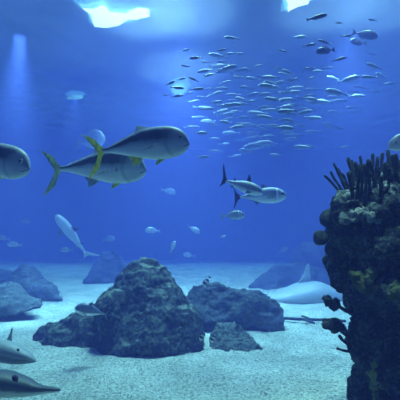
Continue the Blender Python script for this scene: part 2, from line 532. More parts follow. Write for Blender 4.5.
WEDGE = dict(    # blunter wedge head
    stations=[(0, .014, -.012, .014), (.15, .03, -.025, .03), (.35, .07, -.06, .07), (.52, .1, -.09, .11), (.66, .105, -.1, .13), (.78, .085, -.095, .12),
              (.88, .05, -.075, .095), (.95, .018, -.055, .065), (.985, -.006, -.045, .04), (1, -.022, -.034, .014)],
    exp=1.0,
    fins=[('tail_fin', [(.04, .01), (-.02, .05), (-.1, .11), (-.12, .1), (-.09, .03), (-.08, -.04), (0, -.03)], .008, 'tail'),
          ('dorsal_fin', [(.69, .1), (.655, .17), (.635, .225), (.625, .225), (.635, .16), (.63, .095)], .012, 'dorsal'),
          ('rear_dorsal_fin', [(.22, .04), (.19, .08), (.155, .1), (.15, .03)], .009, 'dorsal')],
    side_fins=[('pectoral_fin', [(.06, 0), (.02, -.07), (-.06, -.15), (-.1, -.12), (-.08, 0)], .016, 'pect', (.5, -.05), (0, 66))],
    eye=(.83, .03, .017), sunk=.26)


def deep(spec, kz, kw=None, tail=1.0, **over):
    """The same kind of fish with a deeper and wider trunk."""
    d = dict(spec)
    d['stations'] = [(x, t * kz, b * kz, w * (kw or kz)) for x, t, b, w in spec['stations']]
    d['fins'] = [(n, [(x, z * (kz if n != 'tail_fin' else tail)) for x, z in o], th, mk) for n, o, th, mk in spec['fins']]
    if 'eye' in spec: d['eye'] = (spec['eye'][0], spec['eye'][1] * kz, spec['eye'][2])
    d['side_fins'] = [(n, o, th, mk, (ax, az * kz), r) for n, o, th, mk, (ax, az), r in spec.get('side_fins', [])]
    d.update(over)
    return d


SCHOOLER = dict(
    stations=[(0, .018, -.018, .015), (.15, .05, -.045, .03), (.4, .105, -.095, .06), (.65, .12, -.11, .07), (.85, .09, -.09, .055), (.96, .035, -.05, .03), (1, -.005, -.02, .01)])

# ------------------------------------------------------------------ setting
# sand
def build_floor():
    xs = np.linspace(-15, 15, 301); ys = np.linspace(0.3, 24, 300)
    verts = []
    for y in ys:
        for x in xs:
            z = .07 * noise.noise(Vector((x * .5, y * .5, 3.1))) + .035 * noise.noise(Vector((x * 1.7, y * 1.7, 9.3))) + .022 * noise.noise(Vector((x * 4.5, y * 4.5, 1.3)))
            verts.append((x, y, z))
    nx = len(xs)
    faces = [(j * nx + i, j * nx + i + 1, (j + 1) * nx + i + 1, (j + 1) * nx + i) for j in range(len(ys) - 1) for i in range(nx - 1)]
    m, nt, out = new_mat('coral_sand')
    L = nt.links.new
    tc = N(nt, 'ShaderNodeTexCoord')
    n1 = N(nt, 'ShaderNodeTexNoise', Scale=26.0, Detail=6.0, Roughness=.9)
    n2 = N(nt, 'ShaderNodeTexNoise', Scale=1.1, Detail=5.0, Roughness=.6)
    vo = N(nt, 'ShaderNodeTexVoronoi', Scale=34.0)
    for n in (n1, n2, vo): L(tc.outputs['Object'], n.inputs['Vector'])
    r = ramp(nt, [(.39, (.06, .07, .06)), (.46, (.5, .52, .44)), (.54, (.8, .82, .7)), (.62, (1, 1, .88))])
    L(n1.outputs[0], r.inputs[0])
    r2 = ramp(nt, [(.35, (.64, .66, .64)), (.66, (1, 1, 1))])
    L(n2.outputs[0], r2.inputs[0])
    mx = N(nt, 'ShaderNodeMix', data_type='RGBA', blend_type='MULTIPLY'); mx.inputs[0].default_value = 1
    L(r.outputs[0], mx.inputs[6]); L(r2.outputs[0], mx.inputs[7])
    b = N(nt, 'ShaderNodeBsdfPrincipled', Roughness=.95); b.inputs['Specular IOR Level'].default_value = .1
    L(mx.outputs[2], b.inputs['Base Color'])
    ad = N(nt, 'ShaderNodeMath', operation='ADD'); L(n1.outputs[0], ad.inputs[0]); L(vo.outputs[0], ad.inputs[1])
    bp = N(nt, 'ShaderNodeBump', Strength=.7, Distance=.03); L(ad.outputs[0], bp.inputs['Height']); L(bp.outputs[0], b.inputs['Normal'])
    L(b.outputs[0], out.inputs[0])
    o = link_mesh('floor', mesh_from(verts, faces, 'floor'), m)
    tag(o, None, None, kind='structure')


build_floor()


def box_mesh(x0, x1, y0, y1, z0, z1):
    v = [(x, y, z) for x in (x0, x1) for y in (y0, y1) for z in (z0, z1)]
    f = [(0, 1, 3, 2), (4, 6, 7, 5), (0, 4, 5, 1), (2, 3, 7, 6), (0, 2, 6, 4), (1, 5, 7, 3)]
    return mesh_from(v, f, 'box')


WALL = mat_rock('tank_wall', (.06, .09, .14), (.09, .13, .2), (.13, .18, .26), .5, .2)
TOP = 7.6
for nm, b in (('wall_back', (-15, 15, 23.6, 24, -.4, TOP)), ('wall_left', (-15, -14.6, .5, 23.6, -.4, TOP)), ('wall_right', (14.6, 15, .5, 23.6, -.4, TOP))):
    o = link_mesh(nm, box_mesh(*b), WALL, smooth=False); tag(o, None, None, kind='structure')

o = link_mesh('wall_front', box_mesh(-15, 15, -3.2, -3.0, -.4, TOP + 1), mat_flat('hall_dark', (.02, .02, .025), .9), smooth=False); tag(o, None, None, kind='structure')
o = link_mesh('ceiling', box_mesh(-15, 15, -3.0, .45, TOP + .1, TOP + .3), bpy.data.materials['hall_dark'], smooth=False); tag(o, None, None, kind='structure')

# water body
S_A = (.07, .042, .006)
S_S = (.012, .0132, .046)
m, nt, out = new_mat('sea_water')
va = N(nt, 'ShaderNodeVolumeAbsorption'); vs = N(nt, 'ShaderNodeVolumeScatter')
# absorption node: coefficient = (1 - colour) * density
DA = .2
va.inputs['Color'].default_value = (1 - S_A[0] / DA, 1 - S_A[1] / DA, 1 - S_A[2] / DA, 1); va.inputs['Density'].default_value = DA
vs.inputs['Color'].default_value = (S_S[0] / .1, S_S[1] / .1, S_S[2] / .1, 1); vs.inputs['Density'].default_value = .1
vs.inputs['Anisotropy'].default_value = 0.0
ads = N(nt, 'ShaderNodeAddShader')
nt.links.new(va.outputs[0], ads.inputs[0]); nt.links.new(vs.outputs[0], ads.inputs[1]); nt.links.new(ads.outputs[0], out.inputs['Volume'])
m.cycles.homogeneous_volume = True
o = link_mesh('water', box_mesh(-14.8, 14.8, .45, 23.8, -.3, TOP + .05), m, smooth=False)
tag(o, None, None, kind='structure')

# rippled water surface seen from below
def build_surface():
    xs = np.linspace(-14.5, 14.5, 230); ys = np.linspace(.5, 23.5, 200)
    verts = []
    for y in ys:
        for x in xs:
            verts.append((x, y, TOP - .08 + .02 * noise.noise(Vector((x * 1.6, y * 1.1, 0))) + .006 * noise.noise(Vector((x * 4, y * 3, 5)))))
    nx = len(xs)
    faces = [(j * nx + i, (j + 1) * nx + i, (j + 1) * nx + i + 1, j * nx + i + 1) for j in range(len(ys) - 1) for i in range(nx - 1)]
    m, nt, out = new_mat('water_surface')
    L = nt.links.new
    tr = N(nt, 'ShaderNodeBsdfTransparent'); tr.inputs[0].default_value = (.95, .98, 1, 1)
    gl = N(nt, 'ShaderNodeBsdfGlossy', Roughness=.3); gl.inputs[0].default_value = (.8, .9, 1, 1)
    tl = N(nt, 'ShaderNodeBsdfTranslucent'); tl.inputs[0].default_value = (.9, .97, 1, 1)
    mx = N(nt, 'ShaderNodeMixShader'); mx.inputs[0].default_value = .45
    m2 = N(nt, 'ShaderNodeMixShader')
    # the flatter one looks along the water, the more its underside mirrors the tank
    lw = N(nt, 'ShaderNodeLayerWeight', Blend=.5)
    rf = ramp(nt, [(.35, (.25, .25, .25)), (.62, (.4, .4, .4)), (.76, (1, 1, 1))])
    L(lw.outputs['Facing'], rf.inputs[0]); L(rf.outputs[0], m2.inputs[0])
    rt = ramp(nt, [(.5, (.14, .14, .14)), (.76, (.0, .0, .0))])
    L(lw.outputs['Facing'], rt.inputs[0]); L(rt.outputs[0], mx.inputs[0])
    L(gl.outputs[0], mx.inputs[1]); L(tl.outputs[0], mx.inputs[2])
    L(tr.outputs[0], m2.inputs[1]); L(mx.outputs[0], m2.inputs[2]); L(m2.outputs[0], out.inputs[0])
    o = link_mesh('water_surface', mesh_from(verts, faces, 'surf'), m)
    tag(o, None, None, kind='structure')


build_surface()

# skylights over the water: bright diffusers
def emit_mat(name, c, s):
    m, nt, out = new_mat(name)
    e = N(nt, 'ShaderNodeEmission', Strength=s); e.inputs[0].default_value = (*c, 1)
    nt.links.new(e.outputs[0], out.inputs[0])
    return m


def surf_pt(px, py, z):
    r = FWD + RIGHT * ((px - 200) / F) + UP * ((200 - py) / F)
    return CAM + r * ((z - CAM.z) / r.z)


def ragged(pts, c, grow, seed, thick):
    bm = bmesh.new()
    n = len(pts)
    m_ = sum(pts, Vector()) / n
    loop = [pts[i].lerp(pts[(i + 1) % n], k / 8) for i in range(n) for k in range(8)]
    rim = []
    for p in loop:
        q = p - m_
        w_ = noise.fractal(p * 1.6 + Vector((seed, 0, 0)), .8, 2.2, 5)
        q *= grow * (1 + .16 * w_)
        q += m_ - c
        rim.append(bm.verts.new((q.x, q.y, 0)))
    bmesh.ops.triangulate(bm, faces=[bm.faces.new(rim)])
    bmesh.ops.solidify(bm, geom=list(bm.faces), thickness=thick)
    me = bpy.data.meshes.new('sky'); bm.to_mesh(me); bm.free()
    return me


def skylight(outlines, z, label, mats, seed=1, rims=((1.3, 1),)):
    pts = [[surf_pt(px, py, z) for px, py in o] for o in outlines]
    c = sum(pts[0], Vector()) / len(pts[0])
    root = empty('skylight', c); tag(root, label, 'skylight')
    for i, p in enumerate(pts):
        link_mesh('pane', ragged(p, c, 1.0, seed + i, .04), mats[0], root, smooth=False).location.z = .02 * i
    for j, (g, k) in enumerate(rims):  # dimmer emissive rims paint a soft glow around the panes
        link_mesh('glow_rim', ragged(pts[0], c, g, seed + 9 + j, .03), mats[k], root, smooth=False).location.z = .15 * (j + 1)
    return root


ZL = TOP + 3.4
E1 = emit_mat('skylight_glow', (.72, .97, 1.0), 3.2)
E2 = emit_mat('skylight_soft_glow', (.3, .85, 1.0), 1.7)
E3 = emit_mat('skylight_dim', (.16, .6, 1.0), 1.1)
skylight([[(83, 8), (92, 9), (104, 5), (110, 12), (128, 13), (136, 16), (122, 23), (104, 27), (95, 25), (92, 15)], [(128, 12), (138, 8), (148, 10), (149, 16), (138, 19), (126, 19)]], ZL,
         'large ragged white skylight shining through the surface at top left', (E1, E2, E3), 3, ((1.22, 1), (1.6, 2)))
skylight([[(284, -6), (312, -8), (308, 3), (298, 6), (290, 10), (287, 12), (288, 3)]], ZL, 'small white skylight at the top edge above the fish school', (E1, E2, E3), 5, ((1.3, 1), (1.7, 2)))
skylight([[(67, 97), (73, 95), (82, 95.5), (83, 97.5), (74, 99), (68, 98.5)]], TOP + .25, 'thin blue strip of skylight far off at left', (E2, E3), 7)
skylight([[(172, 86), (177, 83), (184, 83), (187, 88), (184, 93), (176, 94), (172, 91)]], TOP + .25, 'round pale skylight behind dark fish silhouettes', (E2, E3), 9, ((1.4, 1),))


# ------------------------------------------------------------------ rocks
R_MAIN = mat_rock('boulder_rock', (.018, .022, .022), (.04, .046, .044), (.32, .38, .27), 2.2, .8, .73)
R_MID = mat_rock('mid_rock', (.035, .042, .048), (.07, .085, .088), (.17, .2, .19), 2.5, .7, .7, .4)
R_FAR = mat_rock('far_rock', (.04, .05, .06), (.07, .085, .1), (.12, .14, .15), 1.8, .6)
R_SLAB = mat_rock('slab_rock', (.035, .045, .045), (.08, .1, .09), (.26, .3, .26), 4.5, 1.0, .72, .5)
R_PIL = mat_rock('reef_rock', (.012, .016, .02), (.03, .04, .04), (.32, .4, .35), 5.0, 1.0, .72)  # light tone raised to put top-lit highlights into the pillar's colour

rock('boulder', [[(98, 358, -.7), (205, 360, -.55), (206, 352, .5), (193, 312, .1), (182, 284, .2), (162, 265, .35), (146, 255, .45), (136, 260, .4), (118, 276, .2), (106, 290, .1), (96, 312, -.1), (90, 350, .3), (150, 352, -.9), (110, 345, 1.2), (190, 340, 1.2), (150, 280, 1.0),
                  (150, 310, -.5), (120, 318, -.45), (180, 318, -.35)],
                 [(28, 349, -.2), (33, 333, -.05), (48, 322, 0), (75, 313, .1), (100, 300, .1), (120, 310, .0), (120, 360, -.5), (70, 352, -.5), (45, 350, -.4), (60, 335, .7), (100, 330, .7)],
                 (112, 312, 16, 22, -.2, .4), (186, 330, 14, 26, -.1, .4)], 6.3, R_MAIN,
     'largest dark boulder with pale mossy crown and long low left ledge', voxel=.04, amp=.085, freq=1.9, seed=2, fine=.35)
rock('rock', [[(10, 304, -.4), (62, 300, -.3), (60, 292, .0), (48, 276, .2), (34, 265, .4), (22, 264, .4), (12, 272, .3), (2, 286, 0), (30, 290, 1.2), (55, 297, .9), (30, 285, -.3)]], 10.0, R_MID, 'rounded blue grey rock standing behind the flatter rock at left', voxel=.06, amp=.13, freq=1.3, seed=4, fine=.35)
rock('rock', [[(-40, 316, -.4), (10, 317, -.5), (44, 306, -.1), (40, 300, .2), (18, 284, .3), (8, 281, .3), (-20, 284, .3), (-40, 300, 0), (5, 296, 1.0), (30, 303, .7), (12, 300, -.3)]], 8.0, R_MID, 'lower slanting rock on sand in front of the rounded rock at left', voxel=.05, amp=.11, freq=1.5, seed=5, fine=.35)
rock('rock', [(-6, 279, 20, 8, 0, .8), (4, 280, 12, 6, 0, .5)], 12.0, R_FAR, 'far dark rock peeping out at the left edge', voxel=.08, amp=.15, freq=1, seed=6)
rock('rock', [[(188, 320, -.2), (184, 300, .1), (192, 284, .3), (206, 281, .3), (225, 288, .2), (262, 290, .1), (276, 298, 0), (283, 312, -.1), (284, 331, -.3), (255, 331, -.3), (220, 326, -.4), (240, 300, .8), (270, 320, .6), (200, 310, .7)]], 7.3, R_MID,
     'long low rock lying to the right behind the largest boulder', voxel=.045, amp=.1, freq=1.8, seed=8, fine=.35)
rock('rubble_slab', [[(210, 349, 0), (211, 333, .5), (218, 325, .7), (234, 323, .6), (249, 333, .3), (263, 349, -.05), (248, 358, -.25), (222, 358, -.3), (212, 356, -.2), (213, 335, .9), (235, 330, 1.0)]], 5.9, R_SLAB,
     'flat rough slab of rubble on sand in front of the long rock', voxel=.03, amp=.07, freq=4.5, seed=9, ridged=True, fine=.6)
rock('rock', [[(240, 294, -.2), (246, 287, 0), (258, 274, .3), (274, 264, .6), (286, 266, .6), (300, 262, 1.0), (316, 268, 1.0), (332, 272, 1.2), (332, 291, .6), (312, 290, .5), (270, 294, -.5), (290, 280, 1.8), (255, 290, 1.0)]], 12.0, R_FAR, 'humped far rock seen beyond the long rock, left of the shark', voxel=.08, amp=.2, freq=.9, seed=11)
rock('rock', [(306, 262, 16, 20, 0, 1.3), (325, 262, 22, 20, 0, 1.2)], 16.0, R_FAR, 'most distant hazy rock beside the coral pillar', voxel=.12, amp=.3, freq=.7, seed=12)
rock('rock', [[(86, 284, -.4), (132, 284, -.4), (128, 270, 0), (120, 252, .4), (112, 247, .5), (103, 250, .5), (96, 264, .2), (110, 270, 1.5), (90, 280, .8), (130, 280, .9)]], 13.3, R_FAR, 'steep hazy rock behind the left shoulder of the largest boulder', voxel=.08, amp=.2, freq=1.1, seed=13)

# ------------------------------------------------------------------ coral pillar at the right
DP = 3.1
pil_items = [(405, 205, 66, 30, 0, .45), (352, 208, 22, 18, -.05, .22), (375, 195, 26, 20, 0, .25), (395, 240, 66, 34, 0, .5), (350, 236, 22, 26, -.02, .3), (372, 268, 42, 32, 0, .4),
             (392, 300, 42, 34, 0, .42), (398, 345, 46, 46, .02, .42), (402, 400, 48, 50, .05, .42), (408, 455, 62, 40, .05, .5), (352, 218, 20, 9, -.2, .12), (375, 212, 16, 7, -.25, .14),
             (383, 285, 30, 26, -.15, .3), (372, 340, 18, 40, -.1, .25)]
pil = rock('coral_pillar', pil_items, DP, R_PIL, 'dark encrusted rock pillar at right edge, wide at top and narrow below', 'rock', voxel=.024, amp=.055, freq=4.2, seed=21, fine=.5)
SPONGE = mat_rock('crust_sponge', (.05, .07, .025), (.1, .14, .05), (.17, .22, .09), 9, .6, .62)
STREAK = mat_rock('streak_sponge', (.2, .24, .07), (.36, .42, .14), (.5, .56, .2), 9, .6, .62)
CRUST = mat_rock('pale_crust', (.1, .13, .12), (.3, .38, .34), (.7, .8, .72), 14, .9, .62)  # crust lightened so its colour carries highlights from the top light


def crust(name, pts, r, mat, label, seed):
    """A lumpy growth that follows the pillar's front face."""
    dg = bpy.context.evaluated_depsgraph_get()
    bl = []
    inv = pil.matrix_world.inverted()
    for px, py, k in pts:
        o3 = at(px, py, .5); d3 = (at(px, py, 3.0) - o3).normalized()
        hit, loc, nrm, _ = pil.ray_cast(o3 - pil.location, d3)
        if hit:
            bl.append((loc + pil.location + nrm * .0, (r * k, r * k * .55, r * k), 0.0))
    if not bl: return
    me = blob_mesh(bl, .01, .026, 16, seed, pil.location, fine=.6)
    o = link_mesh(name, me, mat, pil)
    o['label'] = label


bpy.context.view_layer.update()
crust('sponge_crust', [(357, 277, 1), (360, 283, 1.2), (365, 285, 1.2), (370, 280, 1), (373, 274, 1), (352, 272, .8), (346, 266, .7)], .05, SPONGE, 'olive green crust on its front', 31)
crust('sponge_crust', [(395, 291, 1.2), (398, 297, 1.2), (397, 286, 1)], .05, SPONGE, 'olive green crust at the edge of the photo', 32)
crust('sponge_crust', [(375, 360, .6), (374, 365, .8), (374, 370, .9), (374, 375, 1), (375, 380, 1), (375, 385, 1), (376, 390, 1.1), (377, 395, 1.1), (378, 400, 1.1)], .035, STREAK, 'yellow green streak down the foot', 33)
crust('pale_crust', [(346, 219, 1), (352, 216, 1.2), (359, 214, 1.1), (366, 212, 1), (372, 215, 1), (378, 219, .8)], .045, CRUST, 'pale turquoise crust under the coral tops', 34)
crust('pale_crust', [(360, 187, 1), (366, 190, 1.2), (376, 193, 1.2), (386, 186, 1), (394, 190, 1), (372, 186, .9), (348, 198, .8)], .045, CRUST, 'pale turquoise crust among the coral fingers', 35)


# finger corals on top
CORAL = mat_rock('finger_coral', (.015, .02, .025), (.04, .055, .055), (.12, .17, .16), 14, .8, .66)


def finger(base, tip, r, seed):
    n = 9; nv = 10
    ax = tip - base
    Lh = ax.length
    q = ax.to_track_quat('Z', 'Y').to_matrix()
    vs, fs = [], []
    for i in range(n + 3):
        t = min(i / n, 1.0)
        rr = r * (1.0 - .12 * t + .18 * noise.noise(Vector((t * 6, seed, 0))))
        zz = t * Lh
        if i > n:
            rr *= (.75, .3)[i - n - 1]; zz = Lh + (.5, .8)[i - n - 1] * r
        off = Vector((noise.noise(Vector((t * 2, seed * 3.1, 1))), noise.noise(Vector((t * 2, seed * 1.7, 5))), 0)) * r * 1.2 * t
        for k in range(nv):
            a = 2 * math.pi * k / nv
            r2 = rr * (1 + .15 * noise.noise(Vector((k * 1.3, i * .8, seed))))
            vs.append(base + q @ (Vector((math.cos(a) * r2, math.sin(a) * r2, zz)) + off))
    m_ = n + 3
    for i in range(m_ - 1):
        for k in range(nv):
            a, b = i * nv + k, i * nv + (k + 1) % nv
            fs.append((a, b, b + nv, a + nv))
    fs.append(tuple((m_ - 1) * nv + k for k in range(nv)))
    fs.append(tuple(reversed(range(nv))))
    return vs, fs


def finger_coral(fingers, label):
    b0 = at(fingers[0][0], fingers[0][1], DP)
    root = empty('finger_coral', b0)
    tag(root, label, 'coral', 'finger corals on the pillar top')
    for i, (bx, by, tx, ty, r, dd) in enumerate(fingers):
        vs, fs = finger(at(bx, by, DP + dd) - b0, at(tx, ty, DP + dd * 1.15 - .02) - b0, .78 * r * DP / F, i * 1.37 + bx)
        link_mesh('finger', mesh_from(vs, fs, 'finger'), CORAL, root)


finger_coral([(344, 196, 325, 176, 1.7, -.05), (344, 194, 331, 172, 1.7, .02), (346, 190, 334, 164, 1.8, -.02), (348, 194, 339, 169, 1.7, .08), (350, 192, 343, 174, 1.6, -.1)], 'thin finger coral fanning out to the left on the pillar')
finger_coral([(356, 192, 348, 159, 2.6, 0), (357, 190, 352, 161, 2.4, .12), (360, 190, 355, 163, 2.5, -.1), (364, 190, 360, 157, 2.1, .05), (365, 194, 364, 165, 2.3, -.12), (357, 196, 350, 172, 2.3, -.14)], 'middle clump of finger coral on the pillar top')
finger_coral([(372, 190, 372, 155, 2.5, .0), (376, 192, 377, 158, 2.6, -.1), (382, 190, 383, 154, 2.6, .08), (386, 188, 388, 151, 2.7, 0), (391, 190, 393, 157, 2.6, -.08), (397, 190, 399, 161, 2.7, 0), (380, 196, 380, 168, 2.5, -.18),
              (370, 196, 368, 164, 2.3, -.14), (388, 196, 387, 166, 2.5, -.2), (403, 190, 406, 158, 2.7, .05), (395, 196, 396, 170, 2.4, -.2)], 'thickest crowded clump of finger coral below the pale fish head')

rf_ = random.Random(5)
finger_coral([(px, 196 + rf_.uniform(-4, 4), px - rf_.uniform(-3, 7), rf_.uniform(155, 178), rf_.uniform(1.7, 2.6), -.2 - rf_.uniform(0, .12)) for px in range(353, 404, 4)], 'shorter row of finger coral along the front rim of the pillar top')


def ball(px, py, r, dd, label, seed):
    d = DP + dd
    c = at(px, py, d)
    k = d / F
    me = blob_mesh([(c, (r * k, r * k, r * k * 1.05), 0)], .014, .01, 9, seed, c)
    o = link_mesh('ball_sponge', me, CORAL); o.location = c
    tag(o, label, 'sponge')


ball(320.5, 238, 7.5, -.02, 'round dark ball sponge sticking out furthest from the pillar side', 41)
ball(329, 219, 9.5, 0, 'dark lump of sponge on the pillar side above the round ball', 42)
ball(333, 249, 8, 0, 'dark lump of sponge on the pillar side below the round ball', 43)


def leafy(px, py, w, h, stem, label, seed):
    c = at(px, py, DP - .1)
    root = empty('leafy_coral', at(*stem, DP)); tag(root, label, 'coral')
    k = DP / F
    rnd = random.Random(seed)
    bl = []
    for i in range(9):
        a = rnd.uniform(0, 6.28); q = rnd.uniform(.2, .8)
        bl.append((c + Vector((math.cos(a) * q * w * k, rnd.uniform(-.05, .05), math.sin(a) * q * h * k)), (w * k * .38, .05, h * k * .4), 0))
    link_mesh('lobes', blob_mesh(bl, .012, .022, 13, seed, root.location, fine=.4), CORAL, root)
    vs, fs = finger(Vector((0, 0, 0)), c - root.location, 2.0 * k, seed)
    link_mesh('stem', mesh_from(vs, fs, 'stem'), CORAL, root)


leafy(334, 304, 10, 7, (352, 314), 'upper ragged leafy coral jutting from the pillar above sand', 51)
leafy(336, 326, 12, 9, (350, 338), 'lower ragged leafy coral hanging at the pillar waist', 52)
b0 = at(352, 352, DP); tw = empty('twig_coral', b0); tag(tw, 'single short dark twig poking from the pillar below the leafy coral', 'coral')
vs, fs = finger(Vector((0, 0, 0)), at(337, 349, DP - .05) - b0, .012, 5.5); link_mesh('branch', mesh_from(vs, fs, 'b'), CORAL, tw)
vs, fs = finger(at(352, 350, DP) - b0, at(340, 336, DP - .05) - b0, .016, 9.5); link_mesh('branch', mesh_from(vs, fs, 'b'), CORAL, tw)

# dark forked branch on the sand
st0 = ground(300, 319)
stk = empty('branch', (st0.x, st0.y, .03)); tag(stk, 'dark thin forked branch lying on pale sand left of the pillar', 'branch')
for (a, b, r) in (((280, 318), (345, 321), .034), ((303, 319), (314, 323.5), .026), ((312, 319.5), (302, 316), .022), ((325, 320), (336, 318), .022)):
    pa, pb = ground(*a, .05), ground(*b, .05)
    vs, fs = finger(pa - stk.location, pb - stk.location, r, a[0] * .3)
    link_mesh('limb', mesh_from(vs, fs, 'limb'), CORAL, stk)

# ------------------------------------------------------------------ the big fish
EYES = (EYE_PALE, EYE_DARK)
TF = dict(tail=FIN_YEL, dorsal=FIN_BRIGHT, anal=FIN_YEL, pelvic=FIN_YEL, pect=FIN_BRIGHT)
make_fish('trevally', 'upper silver blue trevally with yellow forked tail, swimming right', 'fish', TREV, (189, 141), (103, 151), 3.2, 8, M_TREV, TF, bend=.0, eye_mats=EYES, part_labels={'tail_fin': 'yellow forked tail fin'})
make_fish('trevally', 'lower trevally half hidden behind the upper trevally', 'fish', TREV, (146, 168), (60, 169), 3.75, 6, M_TREV,
          dict(tail=FIN_OLIVE, dorsal=FIN_BRIGHT, anal=FIN_PALE, pelvic=FIN_YEL, pect=FIN_BRIGHT), bend=.0, eye_mats=EYES)
make_fish('trevally', 'blunt headed dark trevally cut off by the left edge', 'fish', TREV, (30, 167), (-50, 153), 3.2, 10, M_TREV, TF, eye_mats=EYES)
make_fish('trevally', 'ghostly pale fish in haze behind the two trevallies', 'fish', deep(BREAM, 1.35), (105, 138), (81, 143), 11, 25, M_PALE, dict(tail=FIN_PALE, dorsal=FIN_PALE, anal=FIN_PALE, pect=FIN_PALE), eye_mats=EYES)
make_fish('reef_shark', 'slim grey shark with black tipped fins swimming right in mid water', 'shark', deep(SHARK, 1.7, tail=1.6), (263, 193), (226, 181), 5.6, 18, M_SHARKG, dict(tail=FIN_DARK, dorsal=FIN_DARK, anal=FIN_GREY, pect=FIN_GREY), eye_mats=(EYE_DARK, EYE_DARK))
make_fish('bonito', 'plump silver fish with dark eye just beyond the black tipped shark', 'fish', deep(BONITO, 1.1, tail=1.2), (287, 195), (240, 197), 6.3, 12, M_TUNA, dict(tail=FIN_DARK, dorsal=FIN_GREY, anal=FIN_GREY, pect=FIN_PALE), eye_mats=(EYE_DARK, EYE_DARK))
make_fish('bream', 'small pale bream with light bars below the black tipped shark', 'fish', BREAM, (245, 215), (225, 216), 6.5, 5, M_BREAM, dict(tail=FIN_PALE, dorsal=FIN_PALE, anal=FIN_PALE, pect=FIN_PALE), eye_mats=(EYE_DARK, EYE_DARK))
make_fish('bream', 'pale fish head entering at right edge above the coral', 'fish', BONITO, (388, 146), (440, 132), 3.6, 5, M_PALE, dict(tail=FIN_GREY, dorsal=FIN_GREY, anal=FIN_GREY, pect=FIN_PALE), eye_mats=EYES)
make_fish('two_tone_fish', 'dark backed white bellied fish just above the boulder ledge', 'fish', deep(BONITO, 1.45), (75, 307), (104, 314), 5.3, 12, M_TWOTONE, dict(tail=FIN_GREY, dorsal=FIN_GREY, anal=FIN_PALE, pect=FIN_PALE), roll=-22, eye_mats=(EYE_DARK, EYE_DARK))
make_fish('pale_shark', 'pale shark angled steeply in blue haze above the left rocks', 'shark', deep(SHARK, 1.15), (56, 215), (85, 252), 10.5, 20, M_SHARKP, dict(tail=FIN_PALE, dorsal=FIN_DARK, anal=FIN_PALE, pect=FIN_GREY), roll=-55, eye_mats=(EYE_DARK, EYE_DARK))
make_fish('guitarfish', 'nearest grey guitarfish with long pointed snout at lower left corner', 'ray', GUITAR, (60, 388), (-125, 384), 3.1, 4, M_GUITAR, dict(tail=FIN_GREY, dorsal=FIN_GREY, pect=FIN_GREY), roll=-27, eye_mats=(EYE_BROWN, EYE_DARK))
make_fish('guitarfish', 'paler guitarfish gliding over sand behind the nearest one', 'ray', WEDGE, (37, 358), (-56, 340), 4.0, 6, M_GUITARP, dict(tail=FIN_PALE, dorsal=FIN_PALE, pect=FIN_PALE), roll=-27, eye_mats=(EYE_BROWN, EYE_DARK))
FLATST = [(0, .02, -.02, .02), (.15, .04, -.04, .06), (.35, .09, -.07, .12), (.5, .135, -.085, .17), (.6, .13, -.085, .17), (.75, .08, -.07, .14), (.88, .03, -.045, .085), (.96, .008, -.025, .045), (1, -.004, -.014, .012)]
BIGFINS = deep(SHARK, 1.35)['fins'][:1] + [('dorsal_fin', [(.66, .115), (.61, .19), (.57, .285), (.558, .285), (.55, .2), (.545, .11)], .018, 'dorsal')]
make_fish('shark', 'broad pale shark with tall dorsal fin on far sand beside the pillar', 'shark', deep(SHARK, 1.1, 1.7, fins=BIGFINS, stations=FLATST), (258, 298), (372, 297), 10.0, 6, M_SHARKS, dict(tail=FIN_PALE, dorsal=FIN_PALE, anal=FIN_PALE, pect=FIN_PALE), eye_mats=(EYE_DARK, EYE_DARK))

# small banded fish among the rocks
SF = dict(tail=FIN_DARK, dorsal=FIN_DARK, anal=FIN_DARK, pect=FIN_PALE)
make_fish('banded_fish', 'small black banded fish upright over the long rock', 'fish', BREAM, (203, 287), (209, 278), 6.6, 10, M_STRIPE, SF, eye_mats=(EYE_DARK, EYE_DARK))
make_fish('banded_fish', 'small black banded fish against the right foot of the largest boulder', 'fish', BREAM, (200, 341), (205, 332), 4.9, 10, M_STRIPE, SF, eye_mats=(EYE_DARK, EYE_DARK))
make_fish('banded_fish', 'small black banded fish against the left end of the rubble slab', 'fish', BREAM, (211, 343), (215, 334), 4.9, 10, M_STRIPE, SF, eye_mats=(EYE_DARK, EYE_DARK))

# distant single fish
PF = dict(tail=FIN_PALE, dorsal=FIN_PALE, anal=FIN_PALE, pect=FIN_PALE)
far = [((145, 230), (158, 231), 9.5, 'lone pale bream in haze above the boulder crown'),
       ((200, 233), (190, 227), 9.5, 'lone pale bream in haze above the long rock'),
       ((175, 241), (171, 251), 9.0, 'small bright fish rising head up right of the boulder crown'),
       ((183, 254), (193, 256), 11.5, 'faint small fish low over the sand right of the boulder crown'),
       ((7, 244), (20, 245), 9.0, 'pale bream above the rounded rock at left'),
       ((-4, 237), (8, 239), 10.5, 'faint bream touching the left edge above the rocks'),
       ((60, 250), (71, 250), 9.5, 'olive fish under the tilted pale shark'),
       ((288, 247), (280, 252), 13.0, 'faint fish over the humped far rock'),
       ((30, 222), (22, 221), 13.0, 'very faint fish in blue water left of the tilted shark'),
       ((226, 236), (221, 237), 9.0, 'tiny pale fish below the barred bream'),
       ((115, 238), (104, 240), 13.0, 'faint fish hovering over the steep hazy rock'),
       ((176, 193), (163, 190), 13.0, 'very faint fish in open water below the trevallies')]
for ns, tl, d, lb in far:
    make_fish('bream', lb, 'fish', BREAM, ns, tl, d * 1.12, 10, M_DIM, dict(tail=FIN_SILVER, dorsal=FIN_SILVER, anal=FIN_SILVER, pect=FIN_SILVER), eye_mats=(EYE_DARK, EYE_DARK))

